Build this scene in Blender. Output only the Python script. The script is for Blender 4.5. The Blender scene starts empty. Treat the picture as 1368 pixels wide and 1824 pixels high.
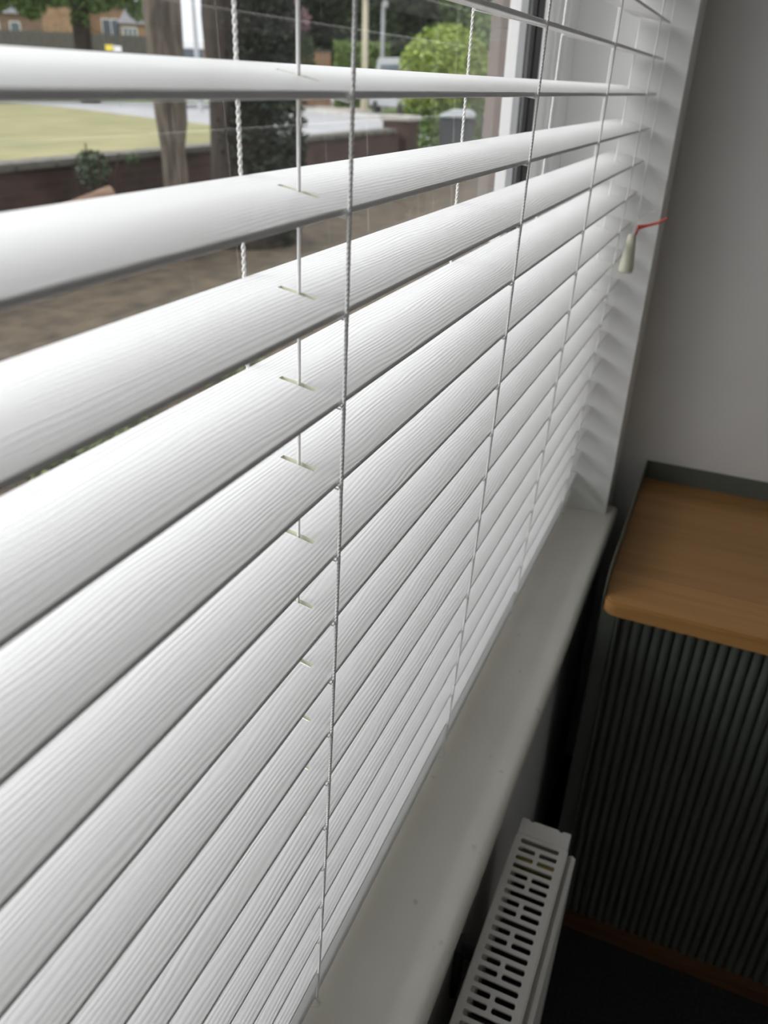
import bpy, bmesh, math, random
from mathutils import Vector, Matrix

random.seed(7)
S = bpy.context.scene
COL = S.collection

# ------------------------------------------------------------------ camera
cam_d = bpy.data.cameras.new('camera')
cam = bpy.data.objects.new('camera', cam_d)
COL.objects.link(cam)
_r = Vector((0.40272126, -0.91493373, 0.02668058))
_u = Vector((0.43042472, 0.21502158, 0.87664148))
_w = Vector((0.80780576, 0.34155818, -0.48040386))
CAM = Vector((0.0, -0.1554146, 0.0049471))
cam.matrix_world = Matrix(((_r.x, _u.x, -_w.x, CAM.x), (_r.y, _u.y, -_w.y, CAM.y),
                           (_r.z, _u.z, -_w.z, CAM.z), (0, 0, 0, 1)))
cam_d.sensor_fit = 'HORIZONTAL'
cam_d.sensor_width = 36.0
cam_d.lens = 1396.471 / 1368.0 * 36.0
cam_d.clip_start = 0.01
cam_d.clip_end = 600
cam_d.dof.use_dof = True
cam_d.dof.focus_distance = 0.50
cam_d.dof.aperture_fstop = cam_d.lens / 3.0      # a 3 mm wide pupil
S.camera = cam

# ------------------------------------------------------------------ sky, exposure
world = bpy.data.worlds.new('overcast_sky')
S.world = world
world.use_nodes = True
wn = world.node_tree.nodes
wl = world.node_tree.links
wn.clear()
wo = wn.new('ShaderNodeOutputWorld')
bg = wn.new('ShaderNodeBackground')
tc = wn.new('ShaderNodeTexCoord')
sep = wn.new('ShaderNodeSeparateXYZ')
ramp = wn.new('ShaderNodeValToRGB')
ramp.color_ramp.elements[0].position = 0.0
ramp.color_ramp.elements[0].color = (0.340, 0.352, 0.366, 1)
ramp.color_ramp.elements[1].position = 1.0
ramp.color_ramp.elements[1].color = (0.98, 1.0, 1.03, 1)
wl.new(tc.outputs['Generated'], sep.inputs[0])
wl.new(sep.outputs['Z'], ramp.inputs[0])
wl.new(ramp.outputs[0], bg.inputs['Color'])
bg.inputs['Strength'].default_value = 1.15        # overcast: three times brighter overhead than at the horizon
wl.new(bg.outputs[0], wo.inputs[0])

sun_d = bpy.data.lights.new('hazy_sun', 'SUN')
sun_d.energy = 1.05
sun_d.angle = math.radians(50)
sun_d.color = (1.0, 0.985, 0.97)
sun = bpy.data.objects.new('hazy_sun', sun_d)
COL.objects.link(sun)
sun.rotation_euler = Vector((0.45, -0.58, -0.58)).to_track_quat('-Z', 'Y').to_euler()

S.view_settings.view_transform = 'Standard'
S.view_settings.look = 'None'
S.view_settings.gamma = 1.0
S.view_settings.use_curve_mapping = False
S.view_settings.exposure = 1.45
S.cycles.use_denoising = True
S.cycles.max_bounces = 14
S.cycles.diffuse_bounces = 10
S.cycles.glossy_bounces = 4
S.cycles.transparent_max_bounces = 16

# ------------------------------------------------------------------ helpers
def tag(o, label=None, cat=None, group=None, kind=None):
    if label: o['label'] = label
    if cat: o['category'] = cat
    if group: o['group'] = group
    if kind: o['kind'] = kind
    return o

def empty(name, loc=(0, 0, 0), parent=None):
    o = bpy.data.objects.new(name, None)
    COL.objects.link(o)
    o.location = loc
    o.empty_display_size = 0.05
    if parent: o.parent = parent
    return o

def link(name, me, parent=None, loc=(0, 0, 0)):
    o = bpy.data.objects.new(name, me)
    COL.objects.link(o)
    o.location = loc
    if parent: o.parent = parent
    return o

class MB:
    """collects shapes, then builds ONE mesh object"""
    def __init__(self): self.v = []; self.f = []
    def add(self, vs, fs):
        n = len(self.v)
        self.v += [tuple(p) for p in vs]
        self.f += [tuple(i + n for i in q) for q in fs]
        return self
    def box(self, x0, x1, y0, y1, z0, z1):
        vs = [(x, y, z) for z in (z0, z1) for y in (y0, y1) for x in (x0, x1)]
        return self.add(vs, [(0, 2, 3, 1), (4, 5, 7, 6), (0, 1, 5, 4), (2, 6, 7, 3), (0, 4, 6, 2), (1, 3, 7, 5)])
    def prism(self, poly, axis, a, b):
        """polygon extruded along axis ('x','y','z') from a to b"""
        n = len(poly)
        def pt(p, t):
            return {'x': (t, p[0], p[1]), 'y': (p[0], t, p[1]), 'z': (p[0], p[1], t)}[axis]
        vs = [pt(p, a) for p in poly] + [pt(p, b) for p in poly]
        fs = [tuple(range(n))[::-1], tuple(range(n, 2 * n))]
        fs += [(i, (i + 1) % n, (i + 1) % n + n, i + n) for i in range(n)]
        return self.add(vs, fs)
    def tube(self, pts, rad, seg=8, cap=True):
        pts = [Vector(p) for p in pts]
        n = len(pts)
        rads = rad if isinstance(rad, (list, tuple)) else [rad] * n
        vs = []; ref = None
        for i, p in enumerate(pts):
            d = (pts[min(i + 1, n - 1)] - pts[max(i - 1, 0)]).normalized()
            if ref is None:
                ref = Vector((1, 0, 0)) if abs(d.x) < 0.8 else Vector((0, 1, 0))
            a = (ref - d * ref.dot(d)).normalized(); ref = a
            b = d.cross(a)
            for k in range(seg):
                t = 2 * math.pi * k / seg
                vs.append(p + (a * math.cos(t) + b * math.sin(t)) * rads[i])
        fs = []
        for i in range(n - 1):
            for k in range(seg):
                k2 = (k + 1) % seg
                fs.append((i * seg + k, i * seg + k2, (i + 1) * seg + k2, (i + 1) * seg + k))
        if cap:
            fs.append(tuple(range(seg))[::-1]); fs.append(tuple((n - 1) * seg + k for k in range(seg)))
        return self.add(vs, fs)
    def mesh(self, name, mat, smooth=False, bevel=0, angle=40, keep=None):
        me = bpy.data.meshes.new(name)
        me.from_pydata(self.v, [], self.f)
        bm = bmesh.new(); bm.from_mesh(me)
        bmesh.ops.recalc_face_normals(bm, faces=bm.faces)
        if bevel:
            es = [e for e in bm.edges if len(e.link_faces) == 2 and e.calc_face_angle() > 0.6 and (keep is None or keep(e))]
            bmesh.ops.bevel(bm, geom=es, offset=bevel, segments=2, affect='EDGES', clamp_overlap=True)
        if smooth:
            for fc in bm.faces: fc.smooth = True
            for e in bm.edges:
                if len(e.link_faces) == 2 and e.calc_face_angle() > math.radians(angle): e.smooth = False
        bm.to_mesh(me); bm.free()
        me.materials.append(mat)
        return me
    def build(self, name, mat, parent=None, smooth=False, bevel=0, loc=(0, 0, 0)):
        return link(name, self.mesh(name, mat, smooth, bevel), parent, loc)

def mat(name, col, rough=0.6, spec=0.5, metal=0.0):
    m = bpy.data.materials.new(name); m.use_nodes = True
    b = m.node_tree.nodes['Principled BSDF']
    b.inputs['Base Color'].default_value = (*col, 1)
    b.inputs['Roughness'].default_value = rough
    b.inputs['Specular IOR Level'].default_value = spec
    b.inputs['Metallic'].default_value = metal
    return m, m.node_tree.nodes, m.node_tree.links, b

def noise_mat(name, c1, c2, scale=5, rough=0.7, bump=0.0, bscale=None, stretch=(1, 1, 1), detail=4, lo=0.35, hi=0.65, spec=0.4, dist=0.002):
    m, n, l, b = mat(name, c1, rough, spec)
    t = n.new('ShaderNodeTexCoord'); mp = n.new('ShaderNodeMapping')
    mp.inputs['Scale'].default_value = stretch
    l.new(t.outputs['Object'], mp.inputs[0])
    ns = n.new('ShaderNodeTexNoise'); ns.inputs['Scale'].default_value = scale; ns.inputs['Detail'].default_value = detail
    l.new(mp.outputs[0], ns.inputs['Vector'])
    r = n.new('ShaderNodeValToRGB')
    r.color_ramp.elements[0].position = lo; r.color_ramp.elements[0].color = (*c1, 1)
    r.color_ramp.elements[1].position = hi; r.color_ramp.elements[1].color = (*c2, 1)
    l.new(ns.outputs['Fac'], r.inputs[0]); l.new(r.outputs[0], b.inputs['Base Color'])
    if bump:
        nb = n.new('ShaderNodeTexNoise'); nb.inputs['Scale'].default_value = bscale or scale * 3; nb.inputs['Detail'].default_value = 3
        l.new(mp.outputs[0], nb.inputs['Vector'])
        bp = n.new('ShaderNodeBump'); bp.inputs['Strength'].default_value = bump; bp.inputs['Distance'].default_value = dist
        l.new(nb.outputs['Fac'], bp.inputs['Height']); l.new(bp.outputs[0], b.inputs['Normal'])
    return m

def math_node(n, l, op, a, b):
    q = n.new('ShaderNodeMath'); q.operation = op
    for i, x in enumerate((a, b)):
        if x is None: continue
        if isinstance(x, (int, float)): q.inputs[i].default_value = x
        else: l.new(x, q.inputs[i])
    return q.outputs[0]

# ------------------------------------------------------------------ materials
def slat_material():
    m, n, l, b = mat('embossed_white_slat', (0.86, 0.858, 0.858), 0.42, 0.4)
    t = n.new('ShaderNodeTexCoord'); oi = n.new('ShaderNodeObjectInfo')
    sp = n.new('ShaderNodeSeparateXYZ'); l.new(t.outputs['Object'], sp.inputs[0])
    xoff = math_node(n, l, 'MULTIPLY', oi.outputs['Random'], 37.0)
    x = math_node(n, l, 'ADD', sp.outputs['X'], xoff)
    def nz(sx, sy, det, rough=0.5):
        cx = math_node(n, l, 'MULTIPLY', x, sx); cy = math_node(n, l, 'MULTIPLY', sp.outputs['Y'], sy)
        c = n.new('ShaderNodeCombineXYZ'); l.new(cx, c.inputs[0]); l.new(cy, c.inputs[1])
        q = n.new('ShaderNodeTexNoise'); q.inputs['Scale'].default_value = 1.0; q.inputs['Detail'].default_value = det
        q.inputs['Roughness'].default_value = rough
        l.new(c.outputs[0], q.inputs['Vector']); return q.outputs['Fac']
    big = nz(9, 45, 1.0); small = nz(24, 160, 1.0)
    d1 = math_node(n, l, 'MULTIPLY', math_node(n, l, 'SUBTRACT', big, 0.5), 0.010)
    d2 = math_node(n, l, 'MULTIPLY', math_node(n, l, 'SUBTRACT', small, 0.5), 0.0012)
    y = math_node(n, l, 'ADD', math_node(n, l, 'ADD', sp.outputs['Y'], d1), d2)
    ph = math_node(n, l, 'MULTIPLY', y, 2 * math.pi / 0.0027)
    sn = math_node(n, l, 'SINE', ph, None)
    sn = math_node(n, l, 'MULTIPLY_ADD', sn, 0.5); sn.node.inputs[2].default_value = 0.5
    sn = math_node(n, l, 'POWER', sn, 0.7)
    amp = nz(12, 110, 1.0)
    amp = math_node(n, l, 'MULTIPLY', math_node(n, l, 'SUBTRACT', amp, 0.18), 1.7)
    h = math_node(n, l, 'MULTIPLY', sn, amp)
    bp = n.new('ShaderNodeBump'); bp.inputs['Strength'].default_value = 0.6; bp.inputs['Distance'].default_value = 0.00024
    l.new(h, bp.inputs['Height']); l.new(bp.outputs[0], b.inputs['Normal'])
    return m

M = {}
M['slat'] = slat_material()
M['cord'] = noise_mat('white_braided_cord', (0.82, 0.82, 0.81), (0.88, 0.88, 0.87), 900, 0.8)
M['slot'] = mat('raw_cream_slot_edge', (0.70, 0.70, 0.57), 0.6)[0]
M['rail'] = mat('white_bottom_rail', (0.86, 0.865, 0.86), 0.4)[0]
M['plaster'] = noise_mat('white_painted_reveal', (0.80, 0.80, 0.79), (0.83, 0.83, 0.82), 8, 0.65, 0.12, 60)
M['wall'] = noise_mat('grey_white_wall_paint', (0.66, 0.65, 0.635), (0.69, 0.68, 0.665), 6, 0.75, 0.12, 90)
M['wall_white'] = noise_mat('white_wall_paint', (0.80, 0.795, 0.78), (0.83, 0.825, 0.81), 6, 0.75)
M['ceiling'] = noise_mat('white_ceiling_paint', (0.86, 0.86, 0.85), (0.88, 0.88, 0.87), 5, 0.8)
M['upvc'] = mat('white_window_plastic', (0.80, 0.80, 0.80), 0.3)[0]
M['gasket'] = mat('black_rubber_gasket', (0.008, 0.008, 0.009), 0.5)[0]
M['greyseal'] = mat('grey_glazing_seal', (0.30, 0.31, 0.32), 0.5)[0]
M['radiator'] = noise_mat('aged_white_radiator_enamel', (0.83, 0.81, 0.77), (0.87, 0.85, 0.82), 14, 0.4, 0, lo=0.3, hi=0.6)
M['dark_metal'] = mat('dark_convector_metal', (0.05, 0.05, 0.055), 0.5)[0]
M['brass'] = mat('brass_valve', (0.42, 0.36, 0.12), 0.45, 0.5, 0.4)[0]
M['cabinet'] = noise_mat('grey_green_powder_coat', (0.105, 0.115, 0.100), (0.114, 0.124, 0.108), 40, 0.36, 0.05, 800)
M['carpet'] = noise_mat('charcoal_carpet', (0.018, 0.018, 0.02), (0.04, 0.04, 0.042), 220, 0.95, 0.8, 500, dist=0.004)
M['tassel'] = mat('cream_plastic_tassel', (0.62, 0.60, 0.48), 0.45)[0]
M['red'] = mat('red_plastic_tie', (0.55, 0.06, 0.04), 0.45)[0]
M['plinth'] = noise_mat('brown_wood_plinth', (0.11, 0.05, 0.022), (0.15, 0.07, 0.032), 8, 0.5, stretch=(20, 1, 20))

def sill_material():
    m, n, l, b = mat('cream_painted_sill', (0.70, 0.68, 0.62), 0.36, 0.5)
    t = n.new('ShaderNodeTexCoord')
    ns = n.new('ShaderNodeTexNoise'); ns.inputs['Scale'].default_value = 9; ns.inputs['Detail'].default_value = 5
    l.new(t.outputs['Object'], ns.inputs['Vector'])
    r = n.new('ShaderNodeValToRGB')
    r.color_ramp.elements[0].position = 0.3; r.color_ramp.elements[0].color = (0.81, 0.785, 0.715, 1)
    r.color_ramp.elements[1].position = 0.65; r.color_ramp.elements[1].color = (0.855, 0.835, 0.775, 1)
    l.new(ns.outputs['Fac'], r.inputs[0])
    n2 = n.new('ShaderNodeTexNoise'); n2.inputs['Scale'].default_value = 38; n2.inputs['Detail'].default_value = 2
    l.new(t.outputs['Object'], n2.inputs['Vector'])
    r2 = n.new('ShaderNodeValToRGB')
    r2.color_ramp.elements[0].position = 0.70; r2.color_ramp.elements[0].color = (0, 0, 0, 1)
    r2.color_ramp.elements[1].position = 0.76; r2.color_ramp.elements[1].color = (0.55, 0.55, 0.55, 1)
    l.new(n2.outputs['Fac'], r2.inputs[0])
    mx = n.new('ShaderNodeMixRGB'); mx.inputs['Color2'].default_value = (0.48, 0.42, 0.30, 1)
    l.new(r2.outputs[0], mx.inputs['Fac']); l.new(r.outputs[0], mx.inputs['Color1'])
    l.new(mx.outputs[0], b.inputs['Base Color'])
    return m
M['sill'] = sill_material()

def oak_material():
    m, n, l, b = mat('oak_board', (0.4, 0.22, 0.09), 0.42, 0.4)
    t = n.new('ShaderNodeTexCoord'); oi = n.new('ShaderNodeObjectInfo')
    mp = n.new('ShaderNodeMapping'); mp.inputs['Scale'].default_value = (60, 3, 60)
    l.new(t.outputs['Object'], mp.inputs[0])
    ad = n.new('ShaderNodeVectorMath'); ad.operation = 'ADD'
    cm = n.new('ShaderNodeCombineXYZ'); k = math_node(n, l, 'MULTIPLY', oi.outputs['Random'], 50.0)
    l.new(k, cm.inputs[0]); l.new(k, cm.inputs[1])
    l.new(mp.outputs[0], ad.inputs[0]); l.new(cm.outputs[0], ad.inputs[1])
    ns = n.new('ShaderNodeTexNoise'); ns.inputs['Scale'].default_value = 1.0; ns.inputs['Detail'].default_value = 6
    l.new(ad.outputs[0], ns.inputs['Vector'])
    r = n.new('ShaderNodeValToRGB')
    r.color_ramp.elements[0].position = 0.3; r.color_ramp.elements[0].color = (0.31, 0.158, 0.050, 1)
    r.color_ramp.elements[1].position = 0.7; r.color_ramp.elements[1].color = (0.40, 0.215, 0.078, 1)
    l.new(ns.outputs['Fac'], r.inputs[0])
    hs = n.new('ShaderNodeMixRGB')
    hs.blend_type = 'MULTIPLY'; hs.inputs[0].default_value = 1.0
    l.new(r.outputs[0], hs.inputs[1]); l.new(oi.outputs['Color'], hs.inputs[2]); l.new(hs.outputs[0], b.inputs['Base Color'])
    return m
M['oak'] = oak_material()

def glass_material():
    m = bpy.data.materials.new('clear_window_glass'); m.use_nodes = True
    n = m.node_tree.nodes; l = m.node_tree.links; n.clear()
    o = n.new('ShaderNodeOutputMaterial'); mx = n.new('ShaderNodeMixShader'); fr = n.new('ShaderNodeFresnel')
    fr.inputs['IOR'].default_value = 1.45
    tr = n.new('ShaderNodeBsdfTransparent'); tr.inputs['Color'].default_value = (0.985, 0.988, 0.986, 1)
    gl = n.new('ShaderNodeBsdfGlossy'); gl.inputs['Roughness'].default_value = 0.0
    l.new(fr.outputs[0], mx.inputs[0]); l.new(tr.outputs[0], mx.inputs[1]); l.new(gl.outputs[0], mx.inputs[2])
    l.new(mx.outputs[0], o.inputs[0])
    return m
M['glass'] = glass_material()

def brick_material(name, c1, c2, mortar, scale=1.0, axis='xz'):
    m, n, l, b = mat(name, c1, 0.85, 0.3)
    t = n.new('ShaderNodeTexCoord'); sp = n.new('ShaderNodeSeparateXYZ'); l.new(t.outputs['Object'], sp.inputs[0])
    cm = n.new('ShaderNodeCombineXYZ')
    h = math_node(n, l, 'ADD', sp.outputs['X'], sp.outputs['Y'])
    l.new(h, cm.inputs[0]); l.new(sp.outputs['Z'], cm.inputs[1])
    br = n.new('ShaderNodeTexBrick')
    br.inputs['Color1'].default_value = (*c1, 1); br.inputs['Color2'].default_value = (*c2, 1); br.inputs['Mortar'].default_value = (*mortar, 1)
    br.inputs['Scale'].default_value = scale; br.inputs['Brick Width'].default_value = 0.225; br.inputs['Row Height'].default_value = 0.075
    br.inputs['Mortar Size'].default_value = 0.008
    l.new(cm.outputs[0], br.inputs['Vector'])
    ns = n.new('ShaderNodeTexNoise'); ns.inputs['Scale'].default_value = 3
    mx = n.new('ShaderNodeMixRGB'); mx.blend_type = 'MULTIPLY'; mx.inputs[0].default_value = 0.6
    rr = n.new('ShaderNodeValToRGB'); rr.color_ramp.elements[0].color = (0.45, 0.45, 0.45, 1); rr.color_ramp.elements[0].position = 0.3
    rr.color_ramp.elements[1].position = 0.7
    l.new(t.outputs['Object'], ns.inputs['Vector']); l.new(ns.outputs['Fac'], rr.inputs[0])
    l.new(br.outputs['Color'], mx.inputs[1]); l.new(rr.outputs[0], mx.inputs[2])
    l.new(mx.outputs[0], b.inputs['Base Color'])
    bp = n.new('ShaderNodeBump'); bp.invert = True; bp.inputs['Strength'].default_value = 0.6; bp.inputs['Distance'].default_value = 0.006
    l.new(br.outputs['Fac'], bp.inputs['Height']); l.new(bp.outputs[0], b.inputs['Normal'])
    return m
M['brick_dark'] = brick_material('weathered_red_brick', (0.085, 0.048, 0.037), (0.06, 0.037, 0.03), (0.075, 0.062, 0.053))
M['brick_orange'] = brick_material('orange_brick', (0.34, 0.20, 0.115), (0.30, 0.175, 0.10), (0.31, 0.25, 0.19))
M['brick_brown'] = brick_material('brown_brick', (0.22, 0.135, 0.095), (0.19, 0.115, 0.08), (0.22, 0.19, 0.155))
M['brick_house'] = brick_material('house_brick', (0.20, 0.145, 0.12), (0.17, 0.125, 0.105), (0.19, 0.155, 0.135))
M['coping'] = noise_mat('mossy_coping', (0.075, 0.07, 0.06), (0.125, 0.118, 0.10), 6, 0.9)
M['stone'] = noise_mat('pale_stone_cap', (0.30, 0.28, 0.25), (0.40, 0.38, 0.34), 6, 0.9)
M['roof'] = noise_mat('grey_roof_tiles', (0.12, 0.12, 0.125), (0.16, 0.16, 0.165), 3, 0.8, stretch=(1, 1, 8))
M['white'] = mat('white_gloss_paint', (0.75, 0.75, 0.75), 0.4)[0]
M['darkglass'] = mat('dark_house_glass', (0.10, 0.12, 0.14), 0.12)[0]
M['asphalt'] = noise_mat('pale_dry_asphalt', (0.22, 0.22, 0.225), (0.26, 0.26, 0.265), 0.6, 0.9)
M['lawn'] = noise_mat('dry_summer_grass', (0.125, 0.125, 0.052), (0.20, 0.18, 0.085), 0.55, 0.95, lo=0.3, hi=0.7, detail=6)
M['verge'] = noise_mat('green_verge_grass', (0.10, 0.15, 0.045), (0.15, 0.19, 0.07), 0.8, 0.95)
M['driveway'] = noise_mat('pale_gravel_drive', (0.31, 0.28, 0.25), (0.36, 0.33, 0.295), 1.2, 0.95)
M['kerb'] = noise_mat('concrete_kerb', (0.36, 0.35, 0.33), (0.44, 0.43, 0.41), 2, 0.9)
M['soil'] = noise_mat('brown_garden_soil', (0.035, 0.027, 0.018), (0.095, 0.072, 0.046), 4.5, 0.95, 0.9, 18, lo=0.3, hi=0.7, detail=8, dist=0.03)
M['bark'] = noise_mat('grey_brown_bark', (0.055, 0.045, 0.036), (0.14, 0.115, 0.09), 7, 0.95, 1.0, 16, stretch=(3, 3, 0.5), dist=0.02)
M['bark_dark'] = noise_mat('dark_bark', (0.018, 0.014, 0.011), (0.045, 0.034, 0.026), 7, 0.95, 1.0, 16, stretch=(3, 3, 0.5), dist=0.02)
M['log'] = noise_mat('cut_log_bark', (0.10, 0.06, 0.04), (0.2, 0.13, 0.09), 9, 0.95, 0.8, 20, dist=0.01)
M['fence'] = noise_mat('weathered_fence_boards', (0.075, 0.07, 0.065), (0.12, 0.11, 0.10), 3, 0.9)
M['lamp_metal'] = mat('galvanised_post', (0.35, 0.36, 0.37), 0.5)[0]
M['cream_paint'] = mat('cream_post_paint', (0.46, 0.42, 0.30), 0.6)[0]
M['bin'] = mat('dark_grey_bin_plastic', (0.06, 0.065, 0.07), 0.5)[0]
M['bin_lid'] = mat('pale_bin_lid', (0.45, 0.48, 0.5), 0.4)[0]
M['orange'] = mat('orange_marking', (0.7, 0.3, 0.05), 0.5)[0]
M['yellow'] = mat('yellow_car_paint', (0.75, 0.6, 0.08), 0.3)[0]
M['tyre'] = mat('black_tyre', (0.02, 0.02, 0.02), 0.8)[0]

def leaf_material(name, c1, c2):
    m, n, l, b = mat(name, c1, 0.6, 0.3)
    g = n.new('ShaderNodeNewGeometry'); r = n.new('ShaderNodeValToRGB')
    r.color_ramp.elements[0].color = (*c1, 1); r.color_ramp.elements[1].color = (*c2, 1)
    l.new(g.outputs['Random Per Island'], r.inputs[0]); l.new(r.outputs[0], b.inputs['Base Color'])
    return m
M['leaf_mid'] = leaf_material('mid_green_leaves', (0.06, 0.11, 0.03), (0.16, 0.24, 0.07))
M['leaf_dark'] = leaf_material('dark_green_leaves', (0.022, 0.038, 0.018), (0.06, 0.085, 0.035))
M['leaf_bright'] = leaf_material('yellow_green_leaves', (0.15, 0.22, 0.035), (0.31, 0.38, 0.085))
M['leaf_hedge'] = leaf_material('hedge_leaves', (0.10, 0.16, 0.04), (0.18, 0.25, 0.075))
M['leaf_ivy'] = leaf_material('ivy_leaves', (0.012, 0.018, 0.012), (0.03, 0.042, 0.024))
M['leaf_pink'] = leaf_material('dusky_pink_blossom', (0.16, 0.09, 0.10), (0.32, 0.20, 0.22))
M['leaf_bed'] = leaf_material('low_bed_leaves', (0.06, 0.09, 0.03), (0.17, 0.20, 0.08))
M['petal'] = mat('orange_petal', (0.75, 0.33, 0.03), 0.6)[0]

# ------------------------------------------------------------------ blind geometry numbers
PITCH = 0.044
X1, X2, X3, X4, XEND = 0.3198, 0.6239, 0.9084, 1.2106, 1.3321
LA, LB, SX = 0.001214, 0.000052, 0.000345          # the hung blind leans a little towards the glass
def lean(k): return LA * k + LB * k * k
XREV, YWALL, XWALL = 1.344, -0.0346, 1.45          # window reveal side, room face of window wall, end wall
ZSILL, YSILL = -0.689, -0.053
ZFLOOR, ZCEIL = -1.40, 1.05
XL0, XROOM, YROOM = -3.0, -3.3, -2.6
ZTOP = 0.74
YF = 0.13                                          # face of the window frame

# ------------------------------------------------------------------ room shell
w = MB()
w.box(XREV, XWALL + 0.1, YWALL, 0.205, ZFLOOR, ZCEIL)
w.box(XROOM - 0.1, XL0, YWALL, 0.205, ZFLOOR, ZCEIL)
w.box(XL0, XREV, YWALL, 0.205, ZFLOOR, ZSILL - 0.026)
w.box(XL0, XREV, YWALL, 0.205, ZTOP, ZCEIL)
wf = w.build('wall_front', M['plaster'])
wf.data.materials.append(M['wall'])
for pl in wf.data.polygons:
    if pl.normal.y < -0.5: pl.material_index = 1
tag(wf, 'white painted window wall with deep reveal around the blind', kind='structure')
w = MB(); w.box(XWALL, XWALL + 0.1, YROOM, YWALL, ZFLOOR, ZCEIL)
tag(w.build('wall_right', M['wall']), 'plain grey painted end wall behind the cabinet', kind='structure')
w = MB(); w.box(XROOM - 0.1, XROOM, YROOM, YWALL, ZFLOOR, ZCEIL)
tag(w.build('wall_left', M['wall_white']), 'plain painted wall behind the viewer', kind='structure')
w = MB(); w.box(XROOM - 0.1, XWALL + 0.1, YROOM - 0.1, YROOM, ZFLOOR, ZCEIL)
tag(w.build('wall_back', M['wall_white']), 'plain painted wall facing the window', kind='structure')
w = MB(); w.box(XROOM - 0.1, XWALL + 0.1, YROOM - 0.1, 0.205, ZFLOOR - 0.1, ZFLOOR)
tag(w.build('floor', M['carpet']), 'charcoal carpeted floor', kind='structure')
w = MB(); w.box(XROOM - 0.1, XWALL + 0.1, YROOM - 0.1, 0.205, ZCEIL, ZCEIL + 0.1)
tag(w.build('ceiling', M['ceiling']), 'white ceiling', kind='structure')
w = MB()
w.box(1.362, 4.2, 0.206, 0.266, -1.6, 2.6)
w.box(-4.0, XL0 - 0.02, 0.206, 0.266, -1.6, 2.6)
w.box(XL0 - 0.02, 1.362, 0.206, 0.266, -1.6, ZSILL - 0.03)
w.box(XL0 - 0.02, 1.362, 0.206, 0.29, ZTOP + 0.02, 2.6)
tag(w.build('wall_outside', M['brick_house']), 'brown brick outer face of the building beside the window', kind='structure')

# window: frame, sash bead, seals, panes, sill
win = tag(empty('window_1', (-0.8, YF, ZSILL)), 'white plastic window with double glazing behind the blind', kind='structure')
def wpart(name, mb, m, **k):
    o = mb.build(name, m, None, **k)
    o.parent = win; o.matrix_parent_inverse = Matrix.Translation(Vector(win.location)).inverted()
    return o
def ring(inset0, inset1, y0, y1):
    mb = MB()
    a, b_, c, d = XL0 + inset0, XREV - inset0, ZSILL + inset0, ZTOP - inset0
    e, f_, g, h = XL0 + inset1, XREV - inset1, ZSILL + inset1, ZTOP - inset1
    mb.box(f_, b_, y0, y1, c, d); mb.box(a, e, y0, y1, c, d)
    mb.box(e, f_, y0, y1, c, g); mb.box(e, f_, y0, y1, h, d)
    return mb
wpart('window_frame', ring(0.0, 0.062, YF, 0.196), M['upvc'], bevel=0.002)
wpart('sash_frame', ring(0.0625, 0.100, YF + 0.006, 0.194), M['upvc'], bevel=0.003)
# glazing bead with a chamfer facing the room
mb = MB()
def bead_piece(p, q, inward):
    p, q, n = Vector(p), Vector(q), Vector(inward)
    sec = [(0, YF + 0.010), (0.008, YF + 0.012), (0.016, YF + 0.0185), (0.016, 0.1514), (0, 0.1514)]
    vs = []
    for e in (p, q):
        for s, y in sec:
            v = e + n * s; vs.append((v.x, y, v.z))
    k = len(sec)
    mb.add(vs, [tuple(range(k)), tuple(range(k, 2 * k))] + [(i, (i + 1) % k, (i + 1) % k + k, i + k) for i in range(k)])
xi0, xi1, zi0, zi1 = XL0 + 0.1005, XREV - 0.1005, ZSILL + 0.1005, ZTOP - 0.1005
bead_piece((xi1, 0, zi0), (xi1, 0, zi1), (-1, 0, 0)); bead_piece((xi0, 0, zi0), (xi0, 0, zi1), (1, 0, 0))
bead_piece((xi0, 0, zi0), (xi1, 0, zi0), (0, 0, 1)); bead_piece((xi0, 0, zi1), (xi1, 0, zi1), (0, 0, -1))
wpart('glazing_bead', mb, M['upvc'])
wpart('inner_gasket', ring(0.1005, 0.1180, 0.1515, 0.1592), M['gasket'])
wpart('spacer_bar', ring(0.100, 0.117, 0.162, 0.171), M['gasket'])
wpart('outer_seal', ring(0.100, 0.117, 0.1745, 0.184), M['greyseal'])
wpart('outer_lip', ring(0.0, 0.117, 0.1841, 0.2), M['upvc'])
for yy in (0.1595, 0.1725):
    mb = MB(); mb.add([(xi0, yy, zi0), (xi1, yy, zi0), (xi1, yy, zi1), (xi0, yy, zi1)], [(0, 1, 2, 3)])
    wpart('glass_pane', mb, M['glass'])
# sill board with rounded nose and a short horn past the reveal
nose = []
for i in range(9):
    t = math.pi / 2 * i / 8
    nose.append((YSILL + 0.010 - 0.010 * math.sin(t + 0), ZSILL - 0.010 + 0.010 * math.cos(t)))
nose_low = [(YSILL, ZSILL - 0.020), (YSILL + 0.003, ZSILL - 0.0255)]
mb = MB(); mb.prism([(YF, ZSILL)] + nose + nose_low + [(YF, ZSILL - 0.0255)], 'x', XL0, XREV)
mb.prism([(YWALL - 0.0005, ZSILL)] + nose + nose_low + [(YWALL - 0.0005, ZSILL - 0.0255)], 'x', XREV, 1.382)
o = wpart('window_sill', mb, M['sill'], smooth=True)
tag(o, 'cream painted window sill below the blind')

# ------------------------------------------------------------------ venetian blind
blind = tag(empty('venetian_blind', (-0.8, 0.0, ZTOP - 0.05)), 'white wood-grain venetian blind hanging across the whole window', 'blind')
INV = Matrix.Translation(Vector(blind.location)).inverted()
def bpart(name, me, loc=(0, 0, 0)):
    o = link(name, me, None, loc)
    o.parent = blind; o.matrix_parent_inverse = INV
    return o

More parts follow.
